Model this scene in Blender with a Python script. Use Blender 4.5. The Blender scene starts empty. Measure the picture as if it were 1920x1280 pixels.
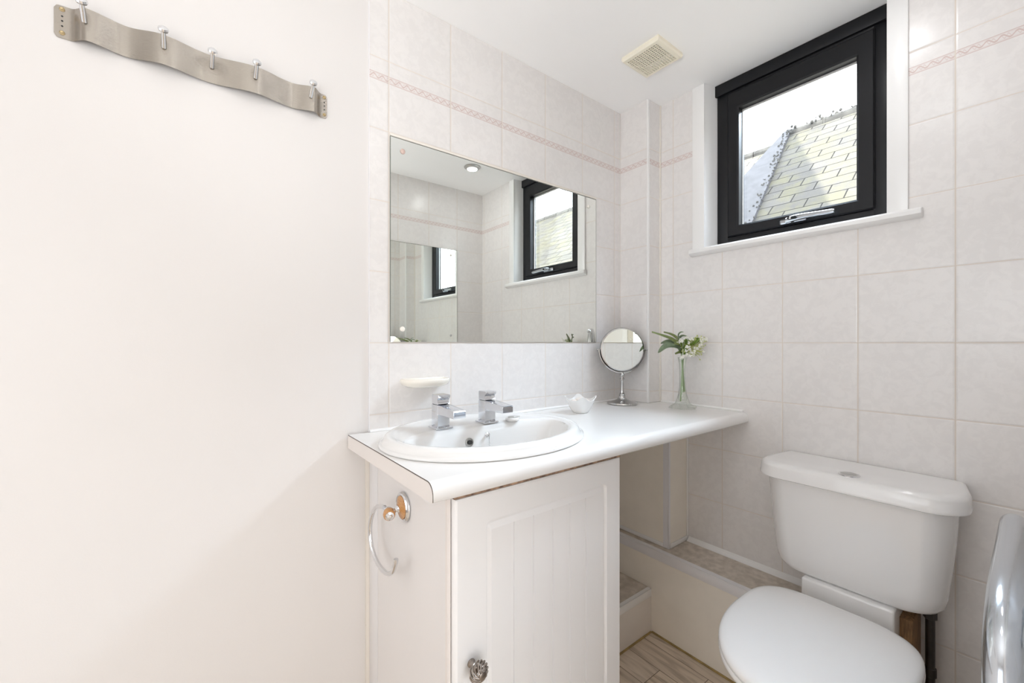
import bpy, bmesh, math, random
from math import sin, cos, pi, sqrt, radians
from mathutils import Vector, Matrix
random.seed(7)
SC = bpy.context.scene
COL = SC.collection
H = 1.101            # camera height / a tile joint height
ZC = 2.100           # ceiling
ZT = 0.854           # worktop top

# ------------------------------------------------------------------ materials
def new_mat(name):
    m = bpy.data.materials.new(name); m.use_nodes = True
    nt = m.node_tree
    return m, nt, nt.nodes['Principled BSDF']

def pm(name, col, rough=.5, metal=0.0, noise=0.0, nscale=20, bump=0.0, bscale=200, coat=0.0, spec=.5, sheen=0, col2=None, stretch=None):
    m, nt, b = new_mat(name)
    N, L = nt.nodes, nt.links
    b.inputs['Base Color'].default_value = (*col, 1)
    b.inputs['Roughness'].default_value = rough
    b.inputs['Metallic'].default_value = metal
    b.inputs['Specular IOR Level'].default_value = spec
    b.inputs['Coat Weight'].default_value = coat
    tc = N.new('ShaderNodeTexCoord')
    vec = tc.outputs['Object']
    if stretch:
        mp = N.new('ShaderNodeMapping'); mp.inputs['Scale'].default_value = stretch
        L.new(vec, mp.inputs['Vector']); vec = mp.outputs['Vector']
    if noise or col2:
        n = N.new('ShaderNodeTexNoise'); n.inputs['Scale'].default_value = nscale; n.inputs['Detail'].default_value = 5
        L.new(vec, n.inputs['Vector'])
        r = N.new('ShaderNodeValToRGB')
        c2 = col2 if col2 else tuple(max(0, c * (1 - noise)) for c in col)
        r.color_ramp.elements[0].position = .35; r.color_ramp.elements[1].position = .65
        r.color_ramp.elements[0].color = (*c2, 1); r.color_ramp.elements[1].color = (*col, 1)
        L.new(n.outputs['Fac'], r.inputs['Fac']); L.new(r.outputs['Color'], b.inputs['Base Color'])
    if bump:
        n2 = N.new('ShaderNodeTexNoise'); n2.inputs['Scale'].default_value = bscale; n2.inputs['Detail'].default_value = 3
        L.new(vec, n2.inputs['Vector'])
        bp = N.new('ShaderNodeBump'); bp.inputs['Strength'].default_value = bump; bp.inputs['Distance'].default_value = .002
        L.new(n2.outputs['Fac'], bp.inputs['Height']); L.new(bp.outputs['Normal'], b.inputs['Normal'])
    return m

def math_node(nt, op, a, b=None, c=None, clamp=False):
    n = nt.nodes.new('ShaderNodeMath'); n.operation = op; n.use_clamp = clamp
    for i, v in enumerate((a, b, c)):
        if v is None: continue
        if isinstance(v, (int, float)): n.inputs[i].default_value = v
        else: nt.links.new(v, n.inputs[i])
    return n.outputs[0]

def smooth(nt, x, a, b):
    n = nt.nodes.new('ShaderNodeMapRange'); n.interpolation_type = 'SMOOTHSTEP'
    n.inputs['From Min'].default_value = a; n.inputs['From Max'].default_value = b
    nt.links.new(x, n.inputs['Value'])
    return n.outputs['Result']

def mixc(nt, f, a, b):
    n = nt.nodes.new('ShaderNodeMix'); n.data_type = 'RGBA'
    if isinstance(f, float): n.inputs[0].default_value = f
    else: nt.links.new(f, n.inputs[0])
    for i, v in ((6, a), (7, b)):
        if isinstance(v, tuple): n.inputs[i].default_value = (*v, 1)
        else: nt.links.new(v, n.inputs[i])
    return n.outputs[2]

TILE_A = (.790, .766, .750); TILE_B = (.755, .731, .716)
def tile_mat(name, axis, phase, band=True):
    m, nt, b = new_mat(name)
    N, L = nt.nodes, nt.links
    geo = N.new('ShaderNodeNewGeometry'); sp = N.new('ShaderNodeSeparateXYZ'); L.new(geo.outputs['Position'], sp.inputs[0])
    u = sp.outputs['X' if axis == 'x' else 'Y']; z = sp.outputs['Z']
    us = math_node(nt, 'SUBTRACT', u, phase)
    du = math_node(nt, 'PINGPONG', us, .1)
    dv = math_node(nt, 'PINGPONG', math_node(nt, 'SUBTRACT', z, H), .1)
    d = math_node(nt, 'MINIMUM', math_node(nt, 'MULTIPLY', du, .8), dv)
    g = smooth(nt, d, .0008, .0017)
    no = N.new('ShaderNodeTexNoise'); no.inputs['Scale'].default_value = 42; no.inputs['Detail'].default_value = 7; no.inputs['Roughness'].default_value = .65
    no.inputs['Distortion'].default_value = .6
    L.new(geo.outputs['Position'], no.inputs['Vector'])
    no2 = N.new('ShaderNodeTexNoise'); no2.inputs['Scale'].default_value = 9; no2.inputs['Detail'].default_value = 3
    L.new(geo.outputs['Position'], no2.inputs['Vector'])
    f = smooth(nt, math_node(nt, 'ADD', math_node(nt, 'MULTIPLY', no.outputs['Fac'], .7), math_node(nt, 'MULTIPLY', no2.outputs['Fac'], .3)), .42, .58)
    base = mixc(nt, f, TILE_B, TILE_A)
    if band:
        z0, z1 = 1.8375, 1.8590
        v = math_node(nt, 'DIVIDE', math_node(nt, 'SUBTRACT', z, z0), z1 - z0)
        inb = math_node(nt, 'MULTIPLY', math_node(nt, 'GREATER_THAN', v, 0.0), math_node(nt, 'LESS_THAN', v, 1.0))
        ph = math_node(nt, 'MULTIPLY', us, 2 * pi / .0245)
        s1 = math_node(nt, 'SINE', ph)
        c2 = math_node(nt, 'SINE', math_node(nt, 'MULTIPLY', ph, 2.0))
        vc = math_node(nt, 'SUBTRACT', v, .5)
        w1 = math_node(nt, 'ABSOLUTE', math_node(nt, 'SUBTRACT', vc, math_node(nt, 'MULTIPLY', s1, .22)))
        w2 = math_node(nt, 'ABSOLUTE', math_node(nt, 'ADD', vc, math_node(nt, 'MULTIPLY', c2, .2)))
        m1 = math_node(nt, 'SUBTRACT', 1.0, smooth(nt, w1, .05, .13))
        m2 = math_node(nt, 'MULTIPLY', math_node(nt, 'SUBTRACT', 1.0, smooth(nt, w2, .04, .1)), .6)
        e = math_node(nt, 'PINGPONG', v, .5)   # distance from the band's edges
        ed = math_node(nt, 'SUBTRACT', 1.0, smooth(nt, math_node(nt, 'ABSOLUTE', math_node(nt, 'SUBTRACT', e, .05)), .03, .06))
        ed2 = math_node(nt, 'MULTIPLY', math_node(nt, 'SUBTRACT', 1.0, smooth(nt, math_node(nt, 'ABSOLUTE', math_node(nt, 'SUBTRACT', e, .17)), .015, .04)), .5)
        pat = math_node(nt, 'MAXIMUM', math_node(nt, 'MAXIMUM', m1, m2), math_node(nt, 'MAXIMUM', ed, ed2))
        pat = math_node(nt, 'MULTIPLY', math_node(nt, 'ADD', math_node(nt, 'MULTIPLY', pat, .75), .12), inb)
        base = mixc(nt, pat, base, (.60, .46, .43))
    col = mixc(nt, g, (.70, .635, .57), base)
    L.new(col, b.inputs['Base Color'])
    rr = N.new('ShaderNodeMapRange'); L.new(g, rr.inputs['Value']); rr.inputs['To Min'].default_value = .8; rr.inputs['To Max'].default_value = .27
    L.new(rr.outputs['Result'], b.inputs['Roughness'])
    hb = math_node(nt, 'ADD', smooth(nt, d, .0006, .0045), math_node(nt, 'MULTIPLY', no2.outputs['Fac'], .35))
    bp = N.new('ShaderNodeBump'); bp.inputs['Strength'].default_value = .5; bp.inputs['Distance'].default_value = .0012
    L.new(hb, bp.inputs['Height']); L.new(bp.outputs['Normal'], b.inputs['Normal'])
    return m

def floor_mat():
    m, nt, b = new_mat('wood_look_vinyl'); N, L = nt.nodes, nt.links
    geo = N.new('ShaderNodeNewGeometry'); sp = N.new('ShaderNodeSeparateXYZ'); L.new(geo.outputs['Position'], sp.inputs[0])
    W = .0915
    q = math_node(nt, 'DIVIDE', math_node(nt, 'ADD', sp.outputs['X'], .2305), W)
    row = math_node(nt, 'FLOOR', q)
    yy = math_node(nt, 'ADD', sp.outputs['Y'], math_node(nt, 'MULTIPLY', math_node(nt, 'SINE', math_node(nt, 'MULTIPLY', row, 12.9)), .41))
    q2 = math_node(nt, 'DIVIDE', yy, .60); cell = math_node(nt, 'FLOOR', q2)
    cx = N.new('ShaderNodeCombineXYZ'); L.new(row, cx.inputs[0]); L.new(cell, cx.inputs[1])
    wn = N.new('ShaderNodeTexWhiteNoise'); wn.noise_dimensions = '2D'; L.new(cx.outputs[0], wn.inputs['Vector'])
    mp = N.new('ShaderNodeMapping'); mp.inputs['Scale'].default_value = (30, 3.0, 1); L.new(geo.outputs['Position'], mp.inputs['Vector'])
    off = N.new('ShaderNodeVectorMath'); off.operation = 'ADD'; L.new(mp.outputs['Vector'], off.inputs[0])
    sc = N.new('ShaderNodeVectorMath'); sc.operation = 'SCALE'; L.new(wn.outputs['Color'], sc.inputs[0]); sc.inputs['Scale'].default_value = 30
    L.new(sc.outputs[0], off.inputs[1])
    n = N.new('ShaderNodeTexNoise'); n.inputs['Scale'].default_value = 1.2; n.inputs['Detail'].default_value = 8; n.inputs['Distortion'].default_value = 1.4
    L.new(off.outputs[0], n.inputs['Vector'])
    r = N.new('ShaderNodeValToRGB'); cr = r.color_ramp
    cr.elements[0].position = .3; cr.elements[0].color = (.34, .26, .185, 1)
    cr.elements[1].position = .72; cr.elements[1].color = (.78, .67, .54, 1)
    e = cr.elements.new(.5); e.color = (.66, .55, .43, 1)
    L.new(n.outputs['Fac'], r.inputs['Fac'])
    tint = mixc(nt, math_node(nt, 'MULTIPLY', wn.outputs['Value'], .55), r.outputs['Color'], (.46, .395, .33))
    du = math_node(nt, 'MULTIPLY', math_node(nt, 'PINGPONG', q, .5), W)
    dv = math_node(nt, 'MULTIPLY', math_node(nt, 'PINGPONG', q2, .5), .60)
    j = smooth(nt, math_node(nt, 'MINIMUM', du, dv), .0005, .0014)
    col = mixc(nt, j, (.09, .065, .045), tint)
    L.new(col, b.inputs['Base Color']); b.inputs['Roughness'].default_value = .5
    return m

def slate_mat(name, ua, ub, gauge=.25, bright=1.0, moss=.5):
    # courses run along local y, the slope along local x
    m, nt, b = new_mat(name); N, L = nt.nodes, nt.links
    tc = N.new('ShaderNodeTexCoord'); sp = N.new('ShaderNodeSeparateXYZ'); L.new(tc.outputs['Object'], sp.inputs[0])
    br = N.new('ShaderNodeTexBrick'); br.inputs['Scale'].default_value = 1.0
    br.inputs['Brick Width'].default_value = .36; br.inputs['Row Height'].default_value = gauge
    br.inputs['Mortar Size'].default_value = .0075; br.inputs['Mortar Smooth'].default_value = .1
    br.inputs['Color1'].default_value = (.083 * bright, .080 * bright, .074 * bright, 1); br.inputs['Color2'].default_value = (.105 * bright, .101 * bright, .093 * bright, 1)
    br.inputs['Mortar'].default_value = (.012, .011, .01, 1)
    cb = N.new('ShaderNodeCombineXYZ'); L.new(sp.outputs[ub], cb.inputs[0]); L.new(sp.outputs[ua], cb.inputs[1])
    L.new(cb.outputs[0], br.inputs['Vector'])
    n = N.new('ShaderNodeTexNoise'); n.inputs['Scale'].default_value = 2.2; n.inputs['Detail'].default_value = 8; n.inputs['Roughness'].default_value = .7
    L.new(tc.outputs['Object'], n.inputs['Vector'])
    f = math_node(nt, 'MULTIPLY', smooth(nt, n.outputs['Fac'], .42, .62), moss)
    f = math_node(nt, 'MULTIPLY', f, math_node(nt, 'SUBTRACT', 1.0, br.outputs['Fac']))
    col = mixc(nt, f, br.outputs['Color'], (.125, .118, .066))
    L.new(col, b.inputs['Base Color']); b.inputs['Roughness'].default_value = .8
    b.inputs['Specular IOR Level'].default_value = .2
    return m

def glass_mat(name, tint=(1, 1, 1), refl=.06):
    m = bpy.data.materials.new(name); m.use_nodes = True; nt = m.node_tree; N, L = nt.nodes, nt.links
    N.remove(N['Principled BSDF'])
    t = N.new('ShaderNodeBsdfTransparent'); t.inputs[0].default_value = (*tint, 1)
    g = N.new('ShaderNodeBsdfGlossy'); g.inputs['Roughness'].default_value = .02
    lw = N.new('ShaderNodeLayerWeight'); lw.inputs['Blend'].default_value = .25
    mm = math_node(nt, 'MULTIPLY_ADD', lw.outputs['Fresnel'], .45, refl)
    mx = N.new('ShaderNodeMixShader'); L.new(mm, mx.inputs[0]); L.new(t.outputs[0], mx.inputs[1]); L.new(g.outputs[0], mx.inputs[2])
    L.new(mx.outputs[0], N['Material Output'].inputs['Surface'])
    return m

M = {}
M['cream'] = pm('cream_wall_paint', (.72, .695, .677), .6, noise=.012, nscale=3, bump=.04, bscale=400)
M['ceil'] = pm('white_ceiling_paint', (.925, .92, .915), .7, bump=.05, bscale=300)
M['tile_back'] = tile_mat('tiles_back', 'x', -1.1251)
M['tile_right'] = tile_mat('tiles_right', 'y', -.4002)
M['tile_ret'] = tile_mat('tiles_return', 'x', -.125)
M['tile_box'] = tile_mat('tiles_boxing', 'y', .0)
M['tile_front'] = tile_mat('tiles_front', 'x', -.397)
M['white'] = pm('white_gloss_trim_paint', (.86, .855, .845), .28, bump=.03, bscale=90)
M['upvc'] = pm('white_plastic_trim', (.80, .79, .80), .35)
M['seal'] = pm('old_brown_sealant', (.42, .30, .12), .6, noise=.3, nscale=30)
M['beige'] = pm('beige_painted_board', (.90, .85, .765), .5, noise=.04, nscale=12, bump=.05, bscale=120)
M['stepface'] = pm('off_white_step_board', (.78, .73, .68), .45, noise=.03, nscale=14)
M['stone'] = pm('stone_effect_vinyl', (.68, .61, .53), .5, col2=(.50, .44, .375), nscale=38, stretch=(1, 1, 1))
M['floor'] = floor_mat()
M['worktop'] = pm('white_laminate', (.83, .82, .805), .22, coat=.2)
M['edge'] = pm('pinkish_white_edging', (.80, .755, .725), .4)
M['darkline'] = pm('dark_glue_line', (.10, .075, .06), .7)
M['stain'] = pm('brown_water_stain', (.50, .33, .22), .7, col2=(.12, .07, .05), nscale=60)
M['side'] = pm('pale_pinkish_melamine', (.80, .778, .77), .35, noise=.01, nscale=5)
M['foil'] = pm('white_foil_door', (.905, .905, .91), .3)
M['groove'] = pm('white_foil_shadow_gap', (.70, .66, .62), .5)
M['ceramic'] = pm('white_ceramic', (.83, .825, .815), .07, coat=.5)
M['wc'] = pm('white_vitreous_china', (.86, .855, .85), .1, coat=.4)
M['seat'] = pm('white_plastic_seat', (.85, .85, .85), .18)
M['chrome'] = pm('chrome', (.78, .79, .81), .06, 1)
M['chrome_tap'] = pm('polished_chrome', (.72, .74, .78), .09, 1)
M['steel'] = pm('brushed_stainless_steel', (.42, .385, .34), .15, 1, bump=.15, bscale=60, stretch=(2, 2, 60))
M['pewter'] = pm('aged_pewter', (.42, .37, .33), .28, 1, noise=.35, nscale=120)
M['dark'] = pm('dark_void', (.03, .03, .03), .7)
M['wood'] = pm('honey_varnished_wood', (.62, .33, .13), .35, col2=(.50, .24, .085), nscale=60, stretch=(1, 1, 4), coat=.3)
M['rough_wood'] = pm('raw_pine_wood', (.36, .20, .085), .7, col2=(.12, .06, .025), nscale=25, stretch=(8, 8, 1))
M['pipe'] = pm('tarnished_dark_pipe', (.03, .022, .018), .5, noise=.5, nscale=40)
M['brass'] = pm('dull_brass', (.45, .35, .2), .4, 1)
M['mirror'] = pm('mirror_glass', (.93, .955, .925), .0, 1)
M['mirror_edge'] = pm('green_grey_glass_edge', (.16, .17, .14), .3)
M['pink_cap'] = pm('faded_pink_screw_cap', (.66, .50, .44), .4)
M['grout'] = pm('cream_grout', (.79, .745, .68), .7)
M['soap'] = pm('cream_ceramic', (.88, .84, .76), .15, coat=.4)
M['frame'] = pm('anthracite_window_frame', (.006, .006, .0075), .42, spec=.3)
M['gasket'] = pm('grey_window_spacer', (.55, .54, .53), .4)
M['glass'] = glass_mat('window_glass', (1, 1, 1), .02)
M['vase'] = glass_mat('pale_green_glass', (.975, .99, .97), .05)
M['leaf'] = pm('grey_green_leaf', (.33, .42, .27), .5, noise=.3, nscale=60)
M['leaf2'] = pm('bright_green_leaf', (.22, .36, .05), .45, noise=.4, nscale=60)
M['fern'] = pm('olive_fern', (.22, .27, .09), .5, noise=.3, nscale=90)
M['petal'] = pm('white_petals', (.85, .85, .78), .6)
M['bud'] = pm('yellow_green_buds', (.52, .56, .20), .6)
M['stem'] = pm('green_stem', (.24, .34, .15), .5)
M['vent'] = pm('yellowed_ivory_plastic', (.84, .79, .66), .45)
M['satin'] = pm('satin_nickel', (.55, .55, .54), .3, 1)
M['rail_chrome'] = pm('scuffed_chrome', (.60, .635, .68), .15, 1, bump=.08, bscale=60)
M['vanity_chrome'] = pm('vanity_mirror_chrome', (.56, .56, .56), .12, 1)
M['handle'] = pm('satin_chrome_handle', (.42, .43, .45), .28, 1)
M['lens'] = pm('frosted_lamp_lens', (.9, .9, .9), .2)
M['shell'] = pm('cream_seashell', (.85, .80, .74), .4, col2=(.42, .18, .12), nscale=45)
M['shell'].node_tree.nodes['Color Ramp'].color_ramp.elements[0].position = .30
M['shell'].node_tree.nodes['Color Ramp'].color_ramp.elements[1].position = .40
M['slate'] = slate_mat('mossy_slates', 'X', 'Y', .205, 1.0, .6)
M['slate_far'] = slate_mat('distant_slates', 'X', 'Y', .2, 1.3, .3)
M['lead'] = pm('weathered_lead', (.058, .058, .066), .6, noise=.4, nscale=9)
M['ridge'] = pm('mossy_ridge_tiles', (.07, .068, .062), .8, noise=.6, nscale=8)
M['brick'] = pm('neighbour_render', (.5, .46, .4), .8, noise=.2, nscale=3)

# ------------------------------------------------------------------ mesh helpers
def BM(): return bmesh.new()

def box(bm, x0, x1, y0, y1, z0, z1, bev=0, seg=2):
    r = bmesh.ops.create_cube(bm, size=1)
    vs = r['verts']
    bmesh.ops.scale(bm, vec=(abs(x1 - x0), abs(y1 - y0), abs(z1 - z0)), verts=vs)
    bmesh.ops.translate(bm, vec=((x0 + x1) / 2, (y0 + y1) / 2, (z0 + z1) / 2), verts=vs)
    if bev:
        es = list({e for v in vs for e in v.link_edges})
        bmesh.ops.bevel(bm, geom=es, offset=bev, segments=seg, affect='EDGES', profile=.5)
    return bm

def frame_of(axis):
    a = Vector(axis).normalized()
    t = Vector((0, 0, 1)) if abs(a.z) < .9 else Vector((1, 0, 0))
    u = a.cross(t).normalized(); v = a.cross(u).normalized()
    return a, u, v

def loft(bm, rings, cap0=True, cap1=True, close=False):
    R = [[bm.verts.new(p) for p in ring] for ring in rings]
    n = len(R[0])
    prs = list(zip(R[:-1], R[1:])) + ([(R[-1], R[0])] if close else [])
    for a, b in prs:
        for i in range(n):
            try: bm.faces.new((a[i], a[(i + 1) % n], b[(i + 1) % n], b[i]))
            except ValueError: pass
    if not close:
        if cap0: bm.faces.new(list(reversed(R[0])))
        if cap1: bm.faces.new(R[-1])
    return bm

def lathe(bm, prof, c=(0, 0, 0), axis=(0, 0, 1), seg=32, sx=1, sy=1):
    a, u, v = frame_of(axis); c = Vector(c)
    rings = []
    for r, h in prof:
        r = max(r, 1e-5)
        rings.append([c + a * h + u * (r * sx * cos(2 * pi * i / seg)) + v * (r * sy * sin(2 * pi * i / seg)) for i in range(seg)])
    return loft(bm, rings)

def catmull(P, n=8, closed=False):
    P = [Vector(p) for p in P]; out = []
    N = len(P)
    rng = range(N) if closed else range(N - 1)
    for i in rng:
        if closed: p0, p1, p2, p3 = P[(i - 1) % N], P[i], P[(i + 1) % N], P[(i + 2) % N]
        else: p0, p1, p2, p3 = P[max(i - 1, 0)], P[i], P[i + 1], P[min(i + 2, N - 1)]
        for k in range(n):
            t = k / n
            out.append(.5 * ((2 * p1) + (-p0 + p2) * t + (2 * p0 - 5 * p1 + 4 * p2 - p3) * t * t + (-p0 + 3 * p1 - 3 * p2 + p3) * t ** 3))
    if not closed: out.append(P[-1])
    return out

def tube(bm, pts, r, seg=12, caps=True, closed=False):
    pts = [Vector(p) for p in pts]; n = len(pts)
    rs = r if isinstance(r, (list, tuple)) else [r] * n
    t0 = (pts[1] - pts[0]).normalized()
    _, u, v = frame_of(t0)
    rings = []; prev = t0
    for i, p in enumerate(pts):
        if closed: t = (pts[(i + 1) % n] - pts[i - 1]).normalized()
        else: t = (pts[min(i + 1, n - 1)] - pts[max(i - 1, 0)]).normalized()
        q = prev.rotation_difference(t); u = q @ u; v = q @ v; prev = t
        rings.append([p + u * (rs[i] * cos(2 * pi * k / seg)) + v * (rs[i] * sin(2 * pi * k / seg)) for k in range(seg)])
    return loft(bm, rings, caps, caps, closed)

def prism(bm, poly, fn, t0, t1, bev=0, seg=2):
    """poly of 2D points mapped by fn(a, b, t); extruded from t0 to t1"""
    A = [bm.verts.new(fn(a, b, t0)) for a, b in poly]
    B = [bm.verts.new(fn(a, b, t1)) for a, b in poly]
    n = len(poly)
    fs = [bm.faces.new(A[::-1]), bm.faces.new(B)]
    for i in range(n): fs.append(bm.faces.new((A[i], A[(i + 1) % n], B[(i + 1) % n], B[i])))
    if bev:
        es = [e for f in fs[:2] for e in f.edges]
        bmesh.ops.bevel(bm, geom=list(set(es)), offset=bev, segments=seg, affect='EDGES', profile=.5)
    return bm

def sphere(bm, c, r, sx=1, sy=1, sz=1, u=12, v=8):
    rr = bmesh.ops.create_uvsphere(bm, u_segments=u, v_segments=v, radius=r)
    bmesh.ops.scale(bm, vec=(sx, sy, sz), verts=rr['verts'])
    bmesh.ops.translate(bm, vec=c, verts=rr['verts'])
    return bm

def tag(o, label=None, cat=None, group=None, kind=None):
    if label: o['label'] = label
    if cat: o['category'] = cat
    if group: o['group'] = group
    if kind: o['kind'] = kind
    return o

def obj(name, bm, mat, parent=None, label=None, flat=False, ang=35, loc=None, kind=None):
    bmesh.ops.recalc_face_normals(bm, faces=bm.faces)
    me = bpy.data.meshes.new(name); bm.to_mesh(me); bm.free()
    me.materials.append(mat)
    if not flat:
        me.shade_smooth()
        me.set_sharp_from_angle(angle=radians(ang))
    o = bpy.data.objects.new(name, me); COL.objects.link(o)
    if parent: o.parent = parent
    if loc: o.location = loc
    if label: o['label'] = label
    if kind: o['kind'] = kind
    return o

def empty(name, loc, label=None, cat=None, group=None, kind=None, rz=0):
    o = bpy.data.objects.new(name, None); COL.objects.link(o)
    o.empty_display_size = .05
    o.location = loc; o.rotation_euler = (0, 0, rz)
    return tag(o, label, cat, group, kind)

def copy_tree(o, parent=None):
    c = o.copy(); COL.objects.link(c)
    if parent: c.parent = parent
    for ch in list(o.children): copy_tree(ch, c)
    return c

def struct(name, bm, mat, **k): return obj(name, bm, mat, kind='structure', **k)

# ------------------------------------------------------------------ room shell
XL = -2.75; YF = -1.224
struct('floor', box(BM(), XL, .12, -3.2, .12, -.06, 0), M['floor'], flat=True)
struct('ceiling', box(BM(), XL, .12, -3.2, .12, ZC, ZC + .08), M['ceil'], flat=True)
struct('wall_back', box(BM(), -1.181, .12, 0, .12, 0, ZC), M['tile_back'], flat=True)
struct('wall_left', box(BM(), XL, -1.181, .006, .12, 0, ZC), M['cream'], flat=True)
struct('wall_end', box(BM(), XL - .1, XL, -3.2, .12, 0, ZC), M['cream'], flat=True)
# edge of the tiling where it meets the cream wall
struct('trim_1', box(BM(), -1.1822, -1.1806, -.0008, .0058, ZT + .001, ZC), M['upvc'], flat=True)
struct('trim_2', box(BM(), -1.190, -1.1806, -.0012, .0058, 0, ZT - .037), M['grout'], flat=True)
# window wall with its opening (y -.866 .. -.333, z 1.467 up to the ceiling)
WY0, WY1, WZ = -.866, -.336, 1.455
bm = BM()
box(bm, 0, .12, -3.2, 0, 0, WZ)
box(bm, 0, .12, WY1, 0, WZ, ZC)
box(bm, 0, .12, -3.2, WY0, WZ, ZC)
struct('wall_right', bm, M['tile_right'], flat=True)
# opposite tiled wall and the doorway the picture is taken from
bm = BM()
box(bm, -1.12, 0, YF - .1, YF, 0, ZC)
struct('wall_front', bm, M['tile_front'], flat=True)
bm = BM()
box(bm, XL, -2.15, YF - .1, YF, 0, ZC); box(bm, -2.15, -1.12, YF - .1, YF, 2.04, ZC)
struct('wall_front_left', bm, M['cream'], flat=True)
struct('wall_hall', box(BM(), XL, 0, -3.3, -3.2, 0, ZC), M['cream'], flat=True)
# boxed-in pipe in the corner
bm = BM(); box(bm, -.0853, -.0003, -.1408, -.0003, ZT + .001, ZC)
co = struct('wall_corner', bm, M['tile_box'], flat=True)
co.data.materials.append(M['tile_ret'])
for p in co.data.polygons:
    if abs(p.normal.y) > .5: p.material_index = 1
struct('trim_3', box(BM(), -.0875, -.0785, -.143, -.134, ZT + .001, ZC, .0015), M['white'])
struct('trim_4', box(BM(), -.0055, -.0005, -.1455, -.1405, ZT + .001, ZC, .001), M['grout'])
# wider boxing below the worktop, cream board with plastic edge trim
struct('wall_boxing', box(BM(), -.133, -.0003, -.262, -.0003, .3175, ZT - .0375), M['beige'], flat=True)
bm = BM(); box(bm, -.136, -.1335, -.262, -.241, .3185, ZT - .0375); box(bm, -.136, -.1255, -.2655, -.2625, .3185, ZT - .0375, .0008)
struct('trim_5', bm, M['upvc'])
bm = BM(); box(bm, -.1365, -.1335, -.240, -.0003, .3185, .334, .0008); box(bm, -.125, -.0005, -.2665, -.2625, .3185, .336, .0008)
struct('trim_6', bm, M['white'])
struct('trim_7', box(BM(), -.008, -.0005, -.268, -.2625, .337, ZT - .0375, .001), M['white'])
# ledge under the window wall: board front, stone vinyl top, plastic nosing
struct('wall_ledge', box(BM(), -.178, -.0003, -.895, -.0003, 0, .3135), M['beige'], flat=True)
struct('trim_8', box(BM(), -.1775, -.0005, -.895, -.0005, .3138, .317), M['stone'], flat=True)
bm = BM(); box(bm, -.1805, -.178, -.895, -.0005, .283, .3185, .0008); box(bm, -.1805, -.160, -.895, -.0005, .3173, .3185)
struct('trim_9', bm, M['upvc'])
bm = BM(); prism(bm, [(-.0005, .3172), (-.016, .3172), (-.014, .321), (-.006, .327), (-.0005, .333)], lambda a, b, t: (a, t, b), -.895, -.268)
struct('trim_10', bm, M['white'], flat=True)
# low step in front of the tiled wall
struct('wall_step', box(BM(), -.655, -.1785, -.2175, -.0003, 0, .1615), M['stepface'], flat=True)
struct('trim_11', box(BM(), -.655, -.181, -.217, -.0003, .1618, .165), M['stone'], flat=True)
bm = BM(); box(bm, -.655, -.182, -.2205, -.2177, .138, .1665, .0008); box(bm, -.655, -.182, -.2205, -.205, .1652, .1665)
struct('trim_12', bm, M['white'])
# brown sealant where the boards meet the floor
bm = BM(); box(bm, -.184, -.1785, -.893, -.2225, .0002, .005); box(bm, -.655, -.1845, -.223, -.218, .0002, .005)
struct('trim_13', bm, M['seal'], flat=True)
# silicone / upstand bead along the worktop
bm = BM()
prism(bm, [(0, 0), (-.006, 0), (-.0045, .0035), (0, .0065)], lambda a, b, t: (t, a - .0003, ZT + .0006 + b), -1.18, -.0885)
prism(bm, [(0, 0), (-.006, 0), (-.0045, .0035), (0, .0065)], lambda a, b, t: (a - .0003, t, ZT + .0006 + b), -.475, -.147)
struct('trim_14', bm, M['white'])
# wooden end board of the ledge behind the toilet
bl = obj('timber_block', box(BM(), -.135, -.030, -.9400, -.908, .14, .400, .002), M['rough_wood'])
tag(bl, 'rough brown timber offcut wedged behind the toilet pan next to the pipe', 'timber')

# ------------------------------------------------------------------ window
win = empty('window_1', (0, 0, 0), kind='structure')
bm = BM(); box(bm, -.009, -.0003, -.3355, -.2872, 1.466, ZC - .0005, .002); obj('architrave', bm, M['white'], win)
bm = BM(); box(bm, -.009, -.0003, -.9115, -.8665, 1.466, ZC - .0005, .002); obj('architrave', bm, M['white'], win)
bm = BM(); prism(bm, [(-.0085, -.3325), (-.004, -.3325), (.058, -.3515), (.12, -.3515), (.12, -.337), (-.0085, -.337)][::-1] if False else [(-.0085, -.3335), (.058, -.3520), (.118, -.3520), (.118, -.3365), (-.0003, -.3365)], lambda a, b, t: (a, b, t), 1.468, ZC - .0006)
obj('reveal_lining', bm, M['white'], win, flat=True)
bm = BM(); prism(bm, [(-.0003, -.8655), (.118, -.8655), (.118, -.857), (.058, -.857)], lambda a, b, t: (a, b, t), 1.468, ZC - .0006)
obj('reveal_lining', bm, M['white'], win, flat=True)
# sill board with rounded nose
bm = BM()
nose = [(-.019, 1.4460), (-.0235, 1.4500), (-.0235, 1.4610), (-.019, 1.4665), (-.012, 1.4672), (-.0005, 1.4672), (-.0005, 1.4400), (-.010, 1.4410)]
prism(bm, nose, lambda a, b, t: (a, t, b), -.940, -.279, .003, 2)
box(bm, -.0005, .118, -.8655, -.3365, 1.4555, 1.4672)
obj('window_sill', bm, M['white'], win)
# outer frame
FX = .060
fy0, fy1, fz0, fz1 = -.8655, -.3525, 1.4675, ZC - .0008
bm = BM()
box(bm, FX, .118, fy0, fy0 + .042, fz0, fz1, .002); box(bm, FX, .118, fy1 - .040, fy1, fz0, fz1, .002)
box(bm, FX, .118, fy0 + .04, fy1 - .038, fz0, fz0 + .036, .002); box(bm, FX, .118, fy0 + .04, fy1 - .038, fz1 - .05, fz1, .002)
obj('window_frame', bm, M['frame'], win)
bm = BM(); box(bm, FX - .012, FX - .0002, fy0, fy1 + .004, 2.056, fz1, .0015); obj('head_cover', bm, M['frame'], win)
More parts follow.
